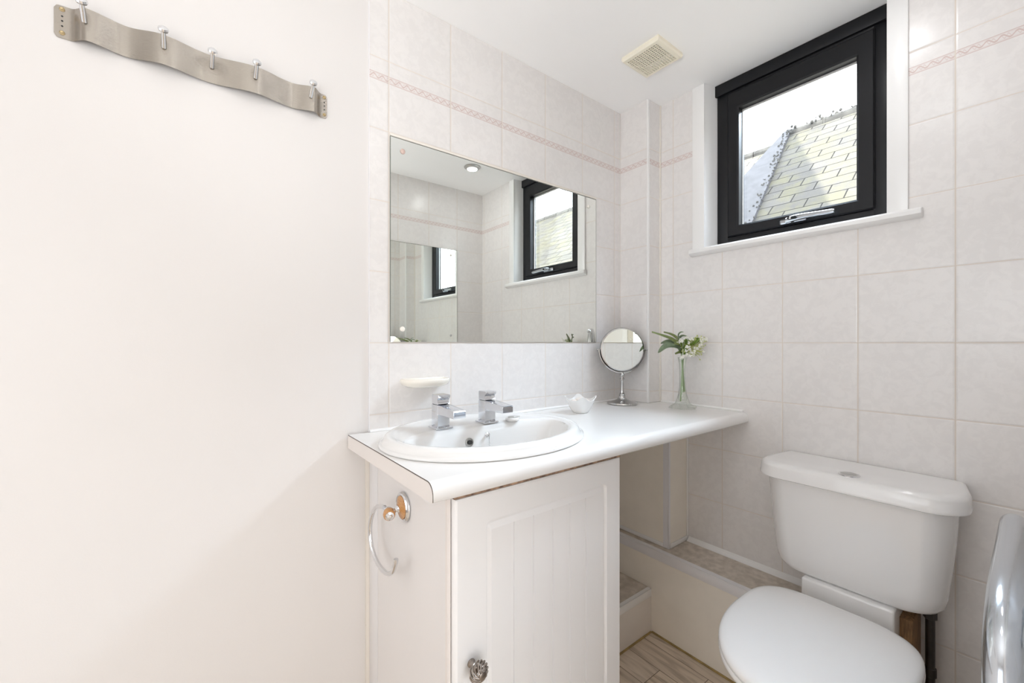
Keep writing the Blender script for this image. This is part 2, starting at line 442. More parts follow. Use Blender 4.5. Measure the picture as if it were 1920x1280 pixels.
# opening sash: casing with its bevelled beads around the glass
sash = None
oy0, oy1, oz0, oz1 = -.828, -.394, 1.505, 2.048
gy0, gy1, gz0, gz1 = -.7845, -.4350, 1.5430, 1.9845
bm = BM()
def ringframe(bm, a, b, xa, xb):
    # a, b: (y0,y1,z0,z1) rectangles joined as a frame between depths
    A = [(xa, a[0], a[2]), (xa, a[1], a[2]), (xa, a[1], a[3]), (xa, a[0], a[3])]
    B = [(xb, b[0], b[2]), (xb, b[1], b[2]), (xb, b[1], b[3]), (xb, b[0], b[3])]
    return A, B
R1 = (oy0, oy1, oz0, oz1); R2 = (oy0 + .004, oy1 - .004, oz0 + .004, oz1 - .004)
R3 = (gy0 - .006, gy1 + .006, gz0 - .006, gz1 + .006); R4 = (gy0, gy1, gz0, gz1)
rect = lambda r, x: [(x, r[0], r[2]), (x, r[1], r[2]), (x, r[1], r[3]), (x, r[0], r[3])]
loft(bm, [rect(R1, .100), rect(R1, .0565), rect(R2, .052), rect(R3, .052), rect(R4, .056), rect(R4, .088), rect(R4, .100)], close=True)
sash = obj('sash', bm, M['frame'], win, flat=True)
bm = BM(); gR = (gy0 + .0003, gy1 - .0003, gz0 + .0003, gz1 - .0003); gI = (gy0 + .006, gy1 - .0022, gz0 + .006, gz1 - .006)
loft(bm, [rect(gR, .0885), rect(gR, .0830), rect(gI, .0830), rect(gI, .0885)], close=True)
obj('bead', bm, M['gasket'], sash, flat=True)
obj('pane', box(BM(), .0888, .0925, gy0, gy1, gz0, gz1), M['glass'], sash, flat=True)
# handle: rounded base plate, cranked lever, key button
bm = BM(); box(bm, .044, .0517, -.655, -.575, 1.508, 1.5265, .006, 4)
hb = obj('handle_base', bm, M['handle'], sash)
bm = BM()
lev = [(-.598, 1.517, .0085), (-.612, 1.5195, .0100), (-.632, 1.5205, .0098), (-.655, 1.5200, .0088), (-.680, 1.5185, .0082), (-.705, 1.5170, .0080), (-.728, 1.5160, .0076), (-.735, 1.5157, .0055)]
rings = []
for i, (y, z, w) in enumerate(lev):
    xo = .036 - .006 * min(1, i / 3)
    rings.append([(xo + .006 * cos(t) * (1.1), y, z + w * sin(t)) for t in [2 * pi * k / 16 for k in range(16)]])
loft(bm, rings)
lathe(bm, [(.009, 0), (.009, .012)], (.034, -.615, 1.5185), (1, 0, 0), 16)
lv = obj('lever', bm, M['handle'], hb)
bm = BM(); box(bm, .0222, .0236, -.634, -.607, 1.5155, 1.5245, .0045, 3); bk = obj('lock_recess', bm, M['dark'], lv)
bm = BM(); lathe(bm, [(.0035, 0), (.0035, .002), (.0018, .0021)], (.0222, -.615, 1.5198), (-1, 0, 0), 14); obj('lock_button', bm, M['chrome'], lv)

# ------------------------------------------------------------------ ceiling items
v = empty('extractor_vent', (-.302, -.303, ZC), 'square ivory plastic extractor vent grille on the white ceiling', 'vent')
a = .072
bm = BM()
S = lambda h, z: [(-h, -h, z), (h, -h, z), (h, h, z), (-h, h, z)]
loft(bm, [S(a, -.0002), S(a + .001, -.010), S(a - .002, -.017), S(a - .011, -.019), S(a - .012, -.0175), S(a - .012, -.0002)], close=True)
obj('surround', bm, M['vent'], v, ang=25)
bm = BM(); hw = a - .0125; n = 13; pitch = 2 * hw / n
for i in range(n + 1):
    p = -hw + i * pitch
    box(bm, p - .0014, p + .0014, -hw, hw, -.0185, -.0155); box(bm, -hw, hw, p - .0014, p + .0014, -.0187, -.0157)
obj('grille', bm, M['vent'], v, flat=True)
obj('cavity', box(BM(), -hw + .018, hw - .030, -hw + .018, hw - .012, -.006, -.0004), M['dark'], v, flat=True)

def downlight(x, y, label):
    d = empty('ceiling_light', (x, y, ZC), label, 'ceiling light')
    bm = BM(); lathe(bm, [(.030, -.0005), (.046, -.0005), (.046, -.003), (.040, -.008), (.031, -.0085), (.029, -.004), (.029, -.0006)], seg=40)
    obj('bezel', bm, M['satin'], d)
    bm = BM(); lathe(bm, [(.0285, -.0006), (.0285, -.004), (.018, -.0085), (.0001, -.010)], seg=32)
    obj('lens', bm, M['lens'], d)
    return d
downlight(-.3016, -.8722, 'round satin nickel recessed ceiling downlight reflected in the wall mirror')

# ------------------------------------------------------------------ mirrors
def wall_mirror(x0, x1, z0, z1, ysurf, s, label):
    """s = -1: faces -y (hung on the back wall), +1: faces +y"""
    m_ = empty('wall_mirror', ((x0 + x1) / 2, ysurf, z0), label, 'mirror')
    w = (x1 - x0) / 2; h = z1 - z0
    bm = BM(); box(bm, -w, w, s * .0006, s * .0042, 0, h); obj('mirror_glass', bm, M['mirror'], m_, flat=True)
    bm = BM()
    for bx in ((-w - .0012, -w + .0, 0, h), (w, w + .0012, 0, h)): box(bm, bx[0], bx[1], s * .0006, s * .0044, bx[2], bx[3])
    box(bm, -w - .0012, w + .0012, s * .0006, s * .0044, h, h + .0012)
    obj('edge', bm, M['mirror_edge'], m_, flat=True)
    for (px, pz, mt) in ((-w + .036, h - .034, 'pink_cap'), (w - .046, h - .036, 'soap'), (-w + .035, .037, 'soap'), (w - .046, .045, 'satin')):
        bm = BM(); lathe(bm, [(.0075, .0043), (.0075, .006), (.0055, .0078), (.0001, .0085)], (px, 0, pz), (0, s, 0), 20)
        sc_ = obj('screw_cap', bm, M[mt], m_)
        if mt == 'pink_cap': sc_['label'] = 'pinkish brown screw cap'
        if mt == 'satin': sc_['label'] = 'bare grey metal screw cap'
    return m_
wall_mirror(-1.1215, -.2486, 1.104, 1.689, 0, -1, 'large frameless wall mirror on the tiles above the basin')
wall_mirror(-1.07, -.1995, 1.104, 1.699, YF, 1, 'second frameless mirror on the opposite tiled wall, seen only in the reflection')
# grout/sealant line over the mirror
struct('trim_15', box(BM(), -1.123, -.247, -.0045, -.0003, 1.6915, 1.6985, .001), M['grout'])

# ------------------------------------------------------------------ coat rack
knots = [(-1.779, .0012), (-1.757, .0014), (-1.733, .0210), (-1.676, .0060), (-1.620, .0225), (-1.540, .0055), (-1.452, .0225), (-1.372, .0060), (-1.325, .0210), (-1.3035, .0014), (-1.2895, .0012)]
def rack_off(x):
    for (xa, a_), (xb, b_) in zip(knots[:-1], knots[1:]):
        if xa <= x <= xb:
            t = (x - xa) / (xb - xa); t = t * t * (3 - 2 * t); return a_ + (b_ - a_) * t
    return .0012
rack = empty('coat_rack', (-1.534, .006, 1.716), 'wavy brushed steel wall coat rack with five chrome pegs on the cream wall', 'coat rack')
bm = BM(); Z0, Z1 = -.031, .031; nn = 150
cols = []
for i in range(nn + 1):
    x = -1.779 + .4895 * i / nn
    y = -rack_off(x) - .0004
    e = min(x + 1.779, -1.2895 - x); rc = .007
    cut = rc - sqrt(max(0, rc * rc - (rc - e) ** 2)) if e < rc else 0
    cols.append([bm.verts.new((x + 1.534, yy, zz)) for yy, zz in ((y, Z0 + cut), (y, Z1 - cut), (y + .0012, Z1 - cut), (y + .0012, Z0 + cut))])
for a_, b_ in zip(cols[:-1], cols[1:]):
    for k in range(4): bm.faces.new((a_[k], a_[(k + 1) % 4], b_[(k + 1) % 4], b_[k]))
bm.faces.new(cols[0]); bm.faces.new(cols[-1][::-1])
bp_ = obj('back_plate', bm, M['steel'], rack, ang=40)
for x in (-1.768, -1.2965):
    for z in (.024, -.021):
        bm = BM(); lathe(bm, [(.0042, .0018), (.0042, .0026), (.003, .0034), (.0014, .0026), (.0001, .0024)], (x + 1.534, 0, z), (0, -1, 0), 14)
        obj('screw', bm, M['brass'], bp_)
    for z in (.011, .002, -.008):
        bm = BM(); lathe(bm, [(.0016, .0017), (.0016, .0020), (.0001, .0020)], (x + 1.534, 0, z), (0, -1, 0), 10); obj('screw_hole', bm, M['dark'], bp_)
peg = None
for x in (-1.735, -1.617, -1.5345, -1.4525, -1.333):
    if peg is None:
        bm = BM(); tube(bm, [(0, 0, -.008), (0, -.012, .001), (0, -.027, .012)], [.0046, .0044, .0042], 14)
        peg = obj('peg', bm, M['chrome'], rack)
        bm = BM(); lathe(bm, [(.0001, -.002), (.0075, -.0012), (.0095, .002), (.0085, .0055), (.005, .0080), (.0001, .0090)], (0, -.0265, .0115), (0, -.78, .62), 20)
        hd = obj('peg_knob', bm, M['chrome'], peg); p_ = peg
    else:
        p_ = peg.copy(); COL.objects.link(p_); h2 = hd.copy(); COL.objects.link(h2); h2.parent = p_
    p_.location = (x + 1.534, -rack_off(x) - .001, .012)

# ------------------------------------------------------------------ worktop
BC = (-.953, -.2415); BA, BB = .2790, .2295     # basin centre and half axes
wt = empty('worktop', (-.62, -.24, ZT - .035), 'white laminate worktop with rounded front edge holding the basin', 'worktop')
ox, oy = -.62, -.24
bm = BM()
X0, X1 = -1.2365, -.0008
nz = []
R = .022
for k in range(9):
    t = pi / 2 * k / 8
    nz.append((-.4936 + R * (1 - sin(t)) , .035 - R * (1 - cos(t))))
prof = [(-.0004, .035)] + nz + [(-.4936, .003), (-.491, 0), (-.462, 0), (-.0004, 0)]
hole = [(BC[0] + .244 * cos(2 * pi * k / 48), BC[1] + .184 * sin(2 * pi * k / 48)) for k in range(48)]
def plate(z, yf):
    outer = [(X0, -.0004), (X0, yf), (X1, yf), (X1, -.0004)]
    ov = [bm.verts.new((x - ox, y - oy, z)) for x, y in outer]
    hv = [bm.verts.new((x - ox, y - oy, z)) for x, y in hole]
    es = [bm.edges.new((ov[i], ov[(i + 1) % 4])) for i in range(4)] + [bm.edges.new((hv[i], hv[(i + 1) % 48])) for i in range(48)]
    bmesh.ops.triangle_fill(bm, use_beauty=True, use_dissolve=False, edges=es)
    return ov, hv
o1, h1 = plate(.035, nz[0][0]); o2, h2_ = plate(0, -.462)
for i in range(48): bm.faces.new((h1[i], h1[(i + 1) % 48], h2_[(i + 1) % 48], h2_[i]))
sec = prof[1:-1]
Lc = [o1[1]] + [bm.verts.new((X0 - ox, y - oy, z)) for y, z in sec[1:-1]] + [o2[1]]
Rc = [o1[2]] + [bm.verts.new((X1 - ox, y - oy, z)) for y, z in sec[1:-1]] + [o2[2]]
for i in range(len(Lc) - 1): bm.faces.new((Lc[i], Lc[i + 1], Rc[i + 1], Rc[i]))
bm.faces.new(Lc + [o2[0], o1[0]]); bm.faces.new((Rc + [o2[3], o1[3]])[::-1])
bm.faces.new((o1[0], o1[3], o2[3], o2[0]))
obj('slab', bm, M['worktop'], wt, ang=50)
bm = BM(); P2 = [(-.0004, .0335)] + [(y + .0003, z - .0014) for y, z in nz] + [(-.4930, .0025), (-.490, 0), (-.0004, 0)]
prism(bm, P2, lambda a_, b_, t: (t - ox, a_ - oy, b_), X0 - .0018, X0 - .0001); obj('end_strip', bm, M['edge'], wt, 'pinkish white end strip', ang=60)
bm = BM(); P3 = [(y, z) for y, z in prof[:-3]] + [(-.4936, .002)]
inner = [(-.0004, .0336)] + [(y + .0006, z - .0014) for y, z in nz] + [(-.4929, .003), (-.4929, .002)]
prism(bm, P3 + inner[::-1], lambda a_, b_, t: (t - ox, a_ - oy, b_), X0 - .0012, X0 - .00015); obj('glue_line', bm, M['darkline'], wt, 'dark line along the end strip', flat=True)

# ------------------------------------------------------------------ vanity cabinet (hollow carcass)
cab = empty('vanity_cabinet', (-.92, -.24, 0), 'white vanity cabinet with grooved panel door under the basin', 'cabinet')
cx_, cy_ = -.92, -.24
CT = ZT - .0360
def cb(*a, bev=0): return box(BM(), a[0] - cx_, a[1] - cx_, a[2] - cy_, a[3] - cy_, a[4], a[5], bev)
obj('side_panel', cb(-1.180, -1.163, -.4335, -.064, .0, CT), M['side'], cab, 'pale pinkish side panel', flat=True)
obj('filler_strip', cb(-1.1808, -1.164, -.0625, -.0015, .0, CT, bev=.0005), M['upvc'], cab, 'narrow white filler strip against the wall')
obj('side_panel', cb(-.6845, -.668, -.4335, -.0015, 0, CT), M['foil'], cab, flat=True)
obj('bottom_panel', cb(-1.163, -.6845, -.4335, -.0015, .1, .116), M['foil'], cab, flat=True)
obj('front_edge', cb(-1.1805, -1.1725, -.4400, -.4337, 0, CT - .001), M['edge'], cab, flat=True)
obj('stained_edge', cb(-1.1715, -.6685, -.4535, -.4337, .7992, CT - .0006), M['stain'], cab, 'brown water stained edge under the worktop', flat=True)
# door: routed frame with raised grooved field
dx0, dx1, dz0, dz1, dyf = -1.1700, -.6690, .090, .7985, -.4545
px0, px1, pz0, pz1 = -1.098, -.7245, .165, .7395
door_bm = BM()
def drect(x0, x1, z0, z1, y): return [(x0 - cx_, y - cy_, z0), (x1 - cx_, y - cy_, z0), (x1 - cx_, y - cy_, z1), (x0 - cx_, y - cy_, z1)]
def rrect(x0, x1, z0, z1, y, r, n=5):
    out = []
    for (cx2, cz2, a0) in ((x1 - r, z1 - r, 0), (x0 + r, z1 - r, 90), (x0 + r, z0 + r, 180), (x1 - r, z0 + r, 270)):
        for k in range(n + 1):
            t = radians(a0 + 90 * k / n); out.append((cx2 + r * cos(t) - cx_, y - cy_, cz2 + r * sin(t)))
    return out
rings = [rrect(dx0, dx1, dz0, dz1, -.4370, .001), rrect(dx0, dx1, dz0, dz1, dyf + .006, .001), rrect(dx0 + .0012, dx1 - .0012, dz0 + .0012, dz1 - .0012, dyf + .0022, .002),
         rrect(dx0 + .005, dx1 - .005, dz0 + .005, dz1 - .005, dyf, .002),
         rrect(px0, px1, pz0, pz1, dyf, .012), rrect(px0 + .003, px1 - .003, pz0 + .003, pz1 - .003, dyf + .0075, .010),
         rrect(px0 + .007, px1 - .006, pz0 + .007, pz1 - .009, dyf + .0085, .007), rrect(px0 + .0145, px1 - .012, pz0 + .014, pz1 - .021, dyf + .0030, .002)]
loft(door_bm, rings, True, False)
last = rings[-1]
# grooved field: sweep a zig-zag section from the bottom to the top of the field
fx0, fx1, fzb, fzt = px0 + .0145, px1 - .012, pz0 + .014, pz1 - .021
gx = [-1.0251, -.9697, -.9115, -.8560, -.8002]
xs = [(fx0, 0)]
for g in gx: xs += [(g - .0018, 0), (g - .0008, .0034), (g + .0008, .0034), (g + .0018, 0)]
xs += [(fx1, 0)]
bt = [door_bm.verts.new((x - cx_, dyf + .003 + d - cy_, fzb)) for x, d in xs]
tp = [door_bm.verts.new((x - cx_, dyf + .003 + d - cy_, fzt)) for x, d in xs]
for i in range(len(xs) - 1): door_bm.faces.new((bt[i], bt[i + 1], tp[i + 1], tp[i]))
door = obj('door', door_bm, M['foil'], cab, ang=22)
# birdcage knob
kx, kz = -1.1345 - cx_, .4700 - 0
ky = dyf - cy_
bm = BM(); lathe(bm, [(.0085, .0), (.0085, .002), (.006, .004), (.0048, .010), (.0055, .014), (.0078, .017), (.0078, .021), (.005, .023)], (kx, ky, kz), (0, -1, 0), 20)
kn = obj('knob', bm, M['pewter'], door, 'twisted pewter birdcage knob')
for k in range(12):
    bm = BM(); pts = []
    for i in range(15):
        t = i / 14; th_ = 2 * pi * k / 12 + 2.0 * t
        r = .0045 + .0150 * sin(pi * min(1, .12 + .88 * t)) ** .8 if t < .97 else .0055
        pts.append((kx + r * cos(th_), ky - .018 - .023 * t, kz + r * sin(th_)))
    tube(bm, pts, .0017, 7); obj('wire', bm, M['pewter'], kn)
bm = BM(); lathe(bm, [(.0001, .040), (.0075, .040), (.008, .0425), (.006, .0435), (.0001, .044)], (kx, ky, kz), (0, -1, 0), 18); obj('front_disc', bm, M['pewter'], kn)

# ------------------------------------------------------------------ towel ring on the cabinet side
tr = empty('towel_ring', (-1.180, -.238, .722), 'open chrome towel ring with honey wood backplate on the cabinet side', 'towel ring')
bm = BM(); lathe(bm, [(.0335, .0003), (.0345, .003), (.0335, .006), (.029, .0095), (.0265, .0085), (.0262, .006)], axis=(-1, 0, 0), seg=48)
obj('backplate', bm, M['chrome'], tr)
bm = BM(); lathe(bm, [(.026, .0062), (.026, .009), (.020, .0115), (.012, .013), (.009, .015), (.0085, .016)], axis=(-1, 0, 0), seg=40)
obj('wood_disc', bm, M['wood'], tr)
bm = BM(); lathe(bm, [(.0085, .016), (.006, .019), (.0045, .023), (.0055, .026), (.008, .0285)], axis=(-1, 0, -.15), seg=24)
obj('neck', bm, M['chrome'], tr)
bm = BM(); lathe(bm, [(.006, -.0125), (.0115, -.0105), (.0135, -.002), (.0125, .006), (.0105, .0085)], (-.037, -.001, -.0085), (-.25, -1, -.12), 28)
kb = obj('wood_collar', bm, M['wood'], tr)
bm = BM(); lathe(bm, [(.0102, .0065), (.0098, .0100), (.0055, .0115), (.004, .014), (.0001, .0145)], (-.037, -.001, -.0085), (-.25, -1, -.12), 28); obj('end_cap', bm, M['chrome'], tr)
bm = BM(); lathe(bm, [(.006, -.010), (.009, -.014), (.0095, -.019), (.007, -.024), (.0045, -.028)], (-.037, -.001, -.0085), (-.25, -1, -.12), 24); obj('ball_joint', bm, M['chrome'], tr)
arc = [(.031, -.003), (.052, -.007), (.082, -.018), (.108, -.040), (.128, -.075), (.130, -.110), (.115, -.140), (.085, -.158), (.045, -.163), (.010, -.157), (-.020, -.138), (-.036, -.112), (-.0385, -.101)]
bm = BM(); tube(bm, catmull([(-.036, y * .98, z * .94) for y, z in arc], 6), .0052, 14)
obj('ring', bm, M['chrome'], tr)

# ------------------------------------------------------------------ basin
bs = empty('basin', (BC[0], BC[1], ZT), 'oval white ceramic inset basin with raised rim and tap ledge', 'basin')
def ell(a, b, z, cy=0.0, bb=None, n=96, e=2.0, cx=0):
    out = []; a *= 1.035; b *= 1.117; bb = bb * 1.117 if bb else None
    for k in range(n):
        t = 2 * pi * k / n; c_, s_ = cos(t), sin(t)
        bx = b if (s_ < 0 or bb is None) else bb
        ce = abs(c_) ** (2 / e) * (1 if c_ > 0 else -1); se = abs(s_) ** (2 / e) * (1 if s_ > 0 else -1)
        out.append((cx + a * ce, cy + bx * se, z))
    return out
bm = BM()
IC = -.030
rings = [ell(.2665, .2025, .0006), ell(.2695, .2055, .0030), ell(.2690, .2050, .0075), ell(.2640, .2000, .0100), ell(.2610, .1970, .0115),
         ell(.2590, .1950, .0180), ell(.2550, .1910, .0235), ell(.2490, .1850, .0262), ell(.2420, .1780, .0262), ell(.2360, .1715, .0240, -.001, .1700),
         ell(.2320, .1650, .0215, -.003, .1600), ell(.2290, .1600, .0205, -.006, .132), ell(.2270, .1560, .0200, -.010, .086),
         ell(.2250, .1525, .0185, -.014, .0655, e=2.15), ell(.2215, .1480, .0130, -.016, .0610, e=2.2), ell(.2160, .1420, .0020, -.018, .0580, e=2.2),
         ell(.2030, .1310, -.0250, -.020, .0550, e=2.2), ell(.1860, .1180, -.0600, -.022, .0500, e=2.1), ell(.1600, .0980, -.0950, -.026, .0480),
         ell(.1150, .0720, -.1180, -.030, .0420), ell(.0600, .0420, -.1290, -.032, .0320), ell(.0250, .0230, -.1330, -.034, .0230), ell(.0200, .0200, -.1335, -.034, .0200)]
outer = [ell(.0200, .0200, -.1500, -.034, .0200), ell(.1300, .0900, -.1320, -.030, .055), ell(.1920, .1330, -.0600, -.018, .085), ell(.2060, .1380, -.0320, -.012, .110), ell(.2220, .1560, -.0080, -.006, .150), ell(.2330, .1620, .0004, -.004, .158)]
loft(bm, rings, False, False)
loft(bm, [rings[0]] + outer[::-1], False, False)
bowl = obj('bowl', bm, M['ceramic'], bs, ang=60)
bm = BM(); lathe(bm, [(.0245, -.0030), (.0245, .0004), (.021, .0014), (.017, -.0006), (.017, -.0030)], (0, -.034, -.1315), seg=28)
bm = BM() if False else bm
dr = obj('waste', bm, M['chrome'], bs)
# overflow and chain stay sit on the back wall of the bowl
bm = BM(); lathe(bm, [(.0125, -.001), (.0125, .0018), (.0105, .0024), (.0095, .0005), (.0001, .0004)], (-.028, .0415, -.0195), (0, -1, .18), 24)
obj('overflow', bm, M['satin'], bs)
bm = BM(); lathe(bm, [(.0060, .0006), (.0060, .003), (.0001, .003)], (-.0268, .0397, -.0195), (0, -1, .18), 18); obj('overflow_slot', bm, M['dark'], bs)
bm = BM(); lathe(bm, [(.0065, -.001), (.0065, .002), (.0030, .004), (.0028, .0085), (.0045, .0105), (.0001, .0115)], (.0305, .0455, -.0080), (0, -1, .2), 18)
cs = obj('chain_stay', bm, M['chrome'], bs)
bm = BM(); tube(bm, [(.0310, .0360, -.0080), (.0320, .0340, -.012), (.0315, .0335, -.0180)], .0013, 8)
for i in range(17): sphere(bm, (.0315, .0335 - .0006 * i, -.020 - .0046 * i), .0017, u=8, v=6)
tube(bm, [(.0315, .0335, -.018), (.0315, .0239, -.0936)], .0005, 6)
obj('bead_chain', bm, M['chrome'], bs)

# ------------------------------------------------------------------ taps
def tap(x, y, label):
    t = empty('basin_tap', (x, y, ZT + .0197), label, 'tap', 'square chrome basin taps')
    obj('base_plate', box(BM(), -.0245, .0245, -.0245, .0245, .0, .005, .0012), M['chrome_tap'], t)
    obj('body', box(BM(), -.0175, .0175, -.0175, .0175, .0045, .0640, .0008), M['chrome_tap'], t)
    bm = BM(); prism(bm, [(.0175, .0640), (.0175, .0460), (-.0175, .0405), (-.0990, .0395), (-.1005, .0410), (-.1005, .0560), (-.0990, .0580), (-.030, .0640)], lambda a_, b_, q: (q, a_, b_), -.0172, .0172, .0007, 1)
    obj('spout', bm, M['chrome_tap'], t)
    bm = BM()
    hp = [(.0165, .0650), (-.0165, .0650), (-.0190, .0668), (-.0150, .0730), (-.0135, .0765), (-.0155, .0800), (-.0215, .0830), (-.0225, .0870), (-.0205, .0905), (.0145, .0905), (.0165, .0885)]
    prism(bm, hp, lambda a_, b_, q: (q, a_, b_), -.0175, .0175, .0007, 1)
    obj('handle', bm, M['chrome_tap'], t)
    return t
ta = tap(-1.0435, -.1560, 'square chrome basin tap under the soap dish, left of the pair')
tb = tap(-.8990, -.1630, 'square chrome basin tap beside the basin plug, right of the pair')

# ------------------------------------------------------------------ plug
pg = empty('basin_plug', (-.826, -.1880, ZT + .0207), 'white rubber basin plug with chrome top lying on the basin ledge', 'plug')
bm = BM(); lathe(bm, [(.0190, 0), (.0205, .0015), (.0205, .0060), (.0185, .0085), (.0160, .0090), (.0120, .0088)], seg=32); lathe(bm, [(.012, .0088), (.0001, .0088)], seg=32); obj('rubber', bm, M['ceramic'], pg)
bm = BM(); lathe(bm, [(.0135, .0088), (.0135, .0100), (.012, .0108), (.0001, .0109)], seg=32); tube(bm, [(.009, -.009, .0112), (.013, -.013, .0118), (.0165, -.0140, .0118)], .0012, 8); obj('chrome_top', bm, M['satin'], pg)

# ------------------------------------------------------------------ soap dish on the tiles
sd = empty('soap_dish', (-1.018, -.0003, .986), 'cream ceramic soap dish fixed to the tiles over the left tap', 'soap dish')
bm = BM()
def dsh(a_, b_, z, cy=0):   # half oval against the wall
    out = []
    for k in range(41):
        t = pi * k / 40; ce = cos(t); se = sin(t)
        out.append((a_ * abs(ce) ** .75 * (1 if ce > 0 else -1), cy - b_ * abs(se) ** .7, z))
    return out
rg = [dsh(.030, .020, -.0170), dsh(.052, .046, -.0150), dsh(.068, .064, -.0080), dsh(.0735, .071, .0010), dsh(.0735, .0715, .0070), dsh(.0710, .069, .0105), dsh(.0680, .066, .0105),
      dsh(.062, .061, .0070, -.002), dsh(.056, .055, .0010, -.003), dsh(.040, .042, -.0020, -.006)]
loft(bm, rg, True, True)
obj('dish', bm, M['soap'], sd, ang=50)

# ------------------------------------------------------------------ vanity mirror
vm = empty('vanity_mirror', (-.1875, -.0885, ZT + .0004), 'round chrome magnifying mirror on a pedestal beside the corner boxing', 'mirror', rz=radians(-37.6))
# local frame: x to the right as one faces it, -y toward the viewer
bm = BM(); lathe(bm, [(.0595, 0), (.0605, .003), (.0590, .0075), (.050, .0095), (.034, .0130), (.020, .0190), (.0135, .0270), (.0120, .0330)], seg=48)
obj('base', bm, M['vanity_chrome'], vm)
bm = BM(); lathe(bm, [(.0120, .0330), (.0130, .036), (.0105, .039), (.0115, .042), (.0080, .045), (.0070, .050), (.0062, .095), (.0068, .097), (.0095, .100), (.0095, .103), (.0060, .106), (.0060, .110), (.0090, .114), (.0092, .119), (.006, .123), (.0050, .128)], seg=28)
obj('stem', bm, M['vanity_chrome'], vm)
mc = .2195; Rm = .0900
bm = BM(); pts = [(( Rm + .0035) * cos(t), .004, mc + (Rm + .0035) * sin(t)) for t in [radians(180 + 180 * k / 48) for k in range(49)]]
rings = []
for p in pts:
    d = Vector((p[0], 0, p[2] - mc)).normalized()
    rings.append([Vector(p) + d * a_ + Vector((0, b_, 0)) for a_, b_ in ((-.0012, -.006), (.0018, -.0055), (.0022, 0), (.0018, .0055), (-.0012, .006))])
loft(bm, rings); yk = obj('yoke', bm, M['vanity_chrome'], vm)
for s in (-1, 1):
    bm = BM(); lathe(bm, [(.0035, 0), (.0035, .006), (.0022, .0065), (.0022, .009), (.0045, .0095), (.0045, .0135), (.003, .0145)], (s * (Rm - .002), .004, mc), (s, 0, 0), 16); obj('pivot_screw', bm, M['vanity_chrome'], vm)
bm = BM(); lathe(bm, [(Rm - .0135, -.0075), (Rm - .009, -.0100), (Rm - .003, -.0090), (Rm, -.003), (Rm, .003), (Rm - .003, .009), (Rm - .009, .010), (Rm - .0135, .0075)], (0, .004, mc), (0, 1, 0), 64)
hd_ = obj('head_rim', bm, M['vanity_chrome'], vm)
bm = BM(); lathe(bm, [(Rm - .0070, 0), (Rm - .0125, .0018), (Rm - .0135, .0012)] + [((Rm - .0135) * (1 - k / 10), .0012 + .0090 * (1 - (1 - k / 10) ** 2)) for k in range(1, 11)], (0, -.0068, mc), (0, 1, 0), 72)
obj('magnifying_glass', bm, M['mirror'], hd_, ang=12)

# ------------------------------------------------------------------ bowl of shells
bw = empty('shell_bowl', (-.4745, -.1295, ZT + .0004), 'small white square ceramic bowl with flared corners on the worktop', 'bowl', rz=radians(-37.6 + 45))
def sq(h, z, lift=0, e=.55, n=48):
    out = []
    for k in range(n):
        t = 2 * pi * k / n; c_, s_ = cos(t), sin(t)
        x = h * abs(c_) ** e * (1 if c_ > 0 else -1); y = h * abs(s_) ** e * (1 if s_ > 0 else -1)
        cn = abs(sin(2 * t)) ** 2.0
        out.append((x * (1 + .10 * cn * (lift > 0)), y * (1 + .10 * cn * (lift > 0)), z + lift * cn))
    return out
bm = BM()
loft(bm, [sq(.0225, 0, e=.8), sq(.0245, .0010, e=.8), sq(.0290, .0100, .001, .75), sq(.0365, .0250, .004, .7), sq(.0425, .0400, .013, .62), sq(.0445, .0440, .0155, .6), sq(.0435, .0450, .0155, .6), sq(.0405, .0410, .013, .62),
          sq(.0345, .0260, .004, .7), sq(.0270, .0120, .001, .75), sq(.0150, .0060, e=.8)])
obj('dish', bm, M['ceramic'], bw, ang=70)
sh0 = None
for i, (x, y, z, r, rot) in enumerate([(-.016, -.014, .031, .0150, .3), (.014, -.016, .032, .0150, 1.5), (.002, .004, .038, .0155, 2.6), (-.020, .013, .033, .0135, 4.1), (.020, .014, .033, .0140, 5.2), (.000, -.026, .035, .010, .9)]):
    a_ = radians(-37.6 + 45); wx = -.4745 + x * cos(a_) - y * sin(a_); wy = -.1295 + x * sin(a_) + y * cos(a_)
    if sh0 is None:
        bm = BM(); rings = []
        for k in range(16):   # scallop-like shell
            t = k / 15; ring = []
            for j in range(22):
                ph = 2 * pi * j / 22; rr = sin(pi * min(.98, .04 + t * .55)) * (1 + .07 * cos(11 * ph))
                ring.append((rr * cos(ph), rr * sin(ph) * .85, .75 * (1 - t) * (1 if j >= 0 else 0)))
            rings.append(ring)
        loft(bm, rings)
        sh0 = obj('seashell', bm, M['shell'], ang=80)
        o = sh0
    else:
        o = sh0.copy(); COL.objects.link(o)
    o.location = (wx, wy, ZT + z + .003); o.scale = (r * 1.12, r * 1.12, r * 1.12); o.rotation_euler = (random.uniform(-.6, .6), random.uniform(-.6, .6), rot)
    tag(o, 'small cream and brown seashell piled in the white square bowl', 'seashell', 'seashells in the white bowl')

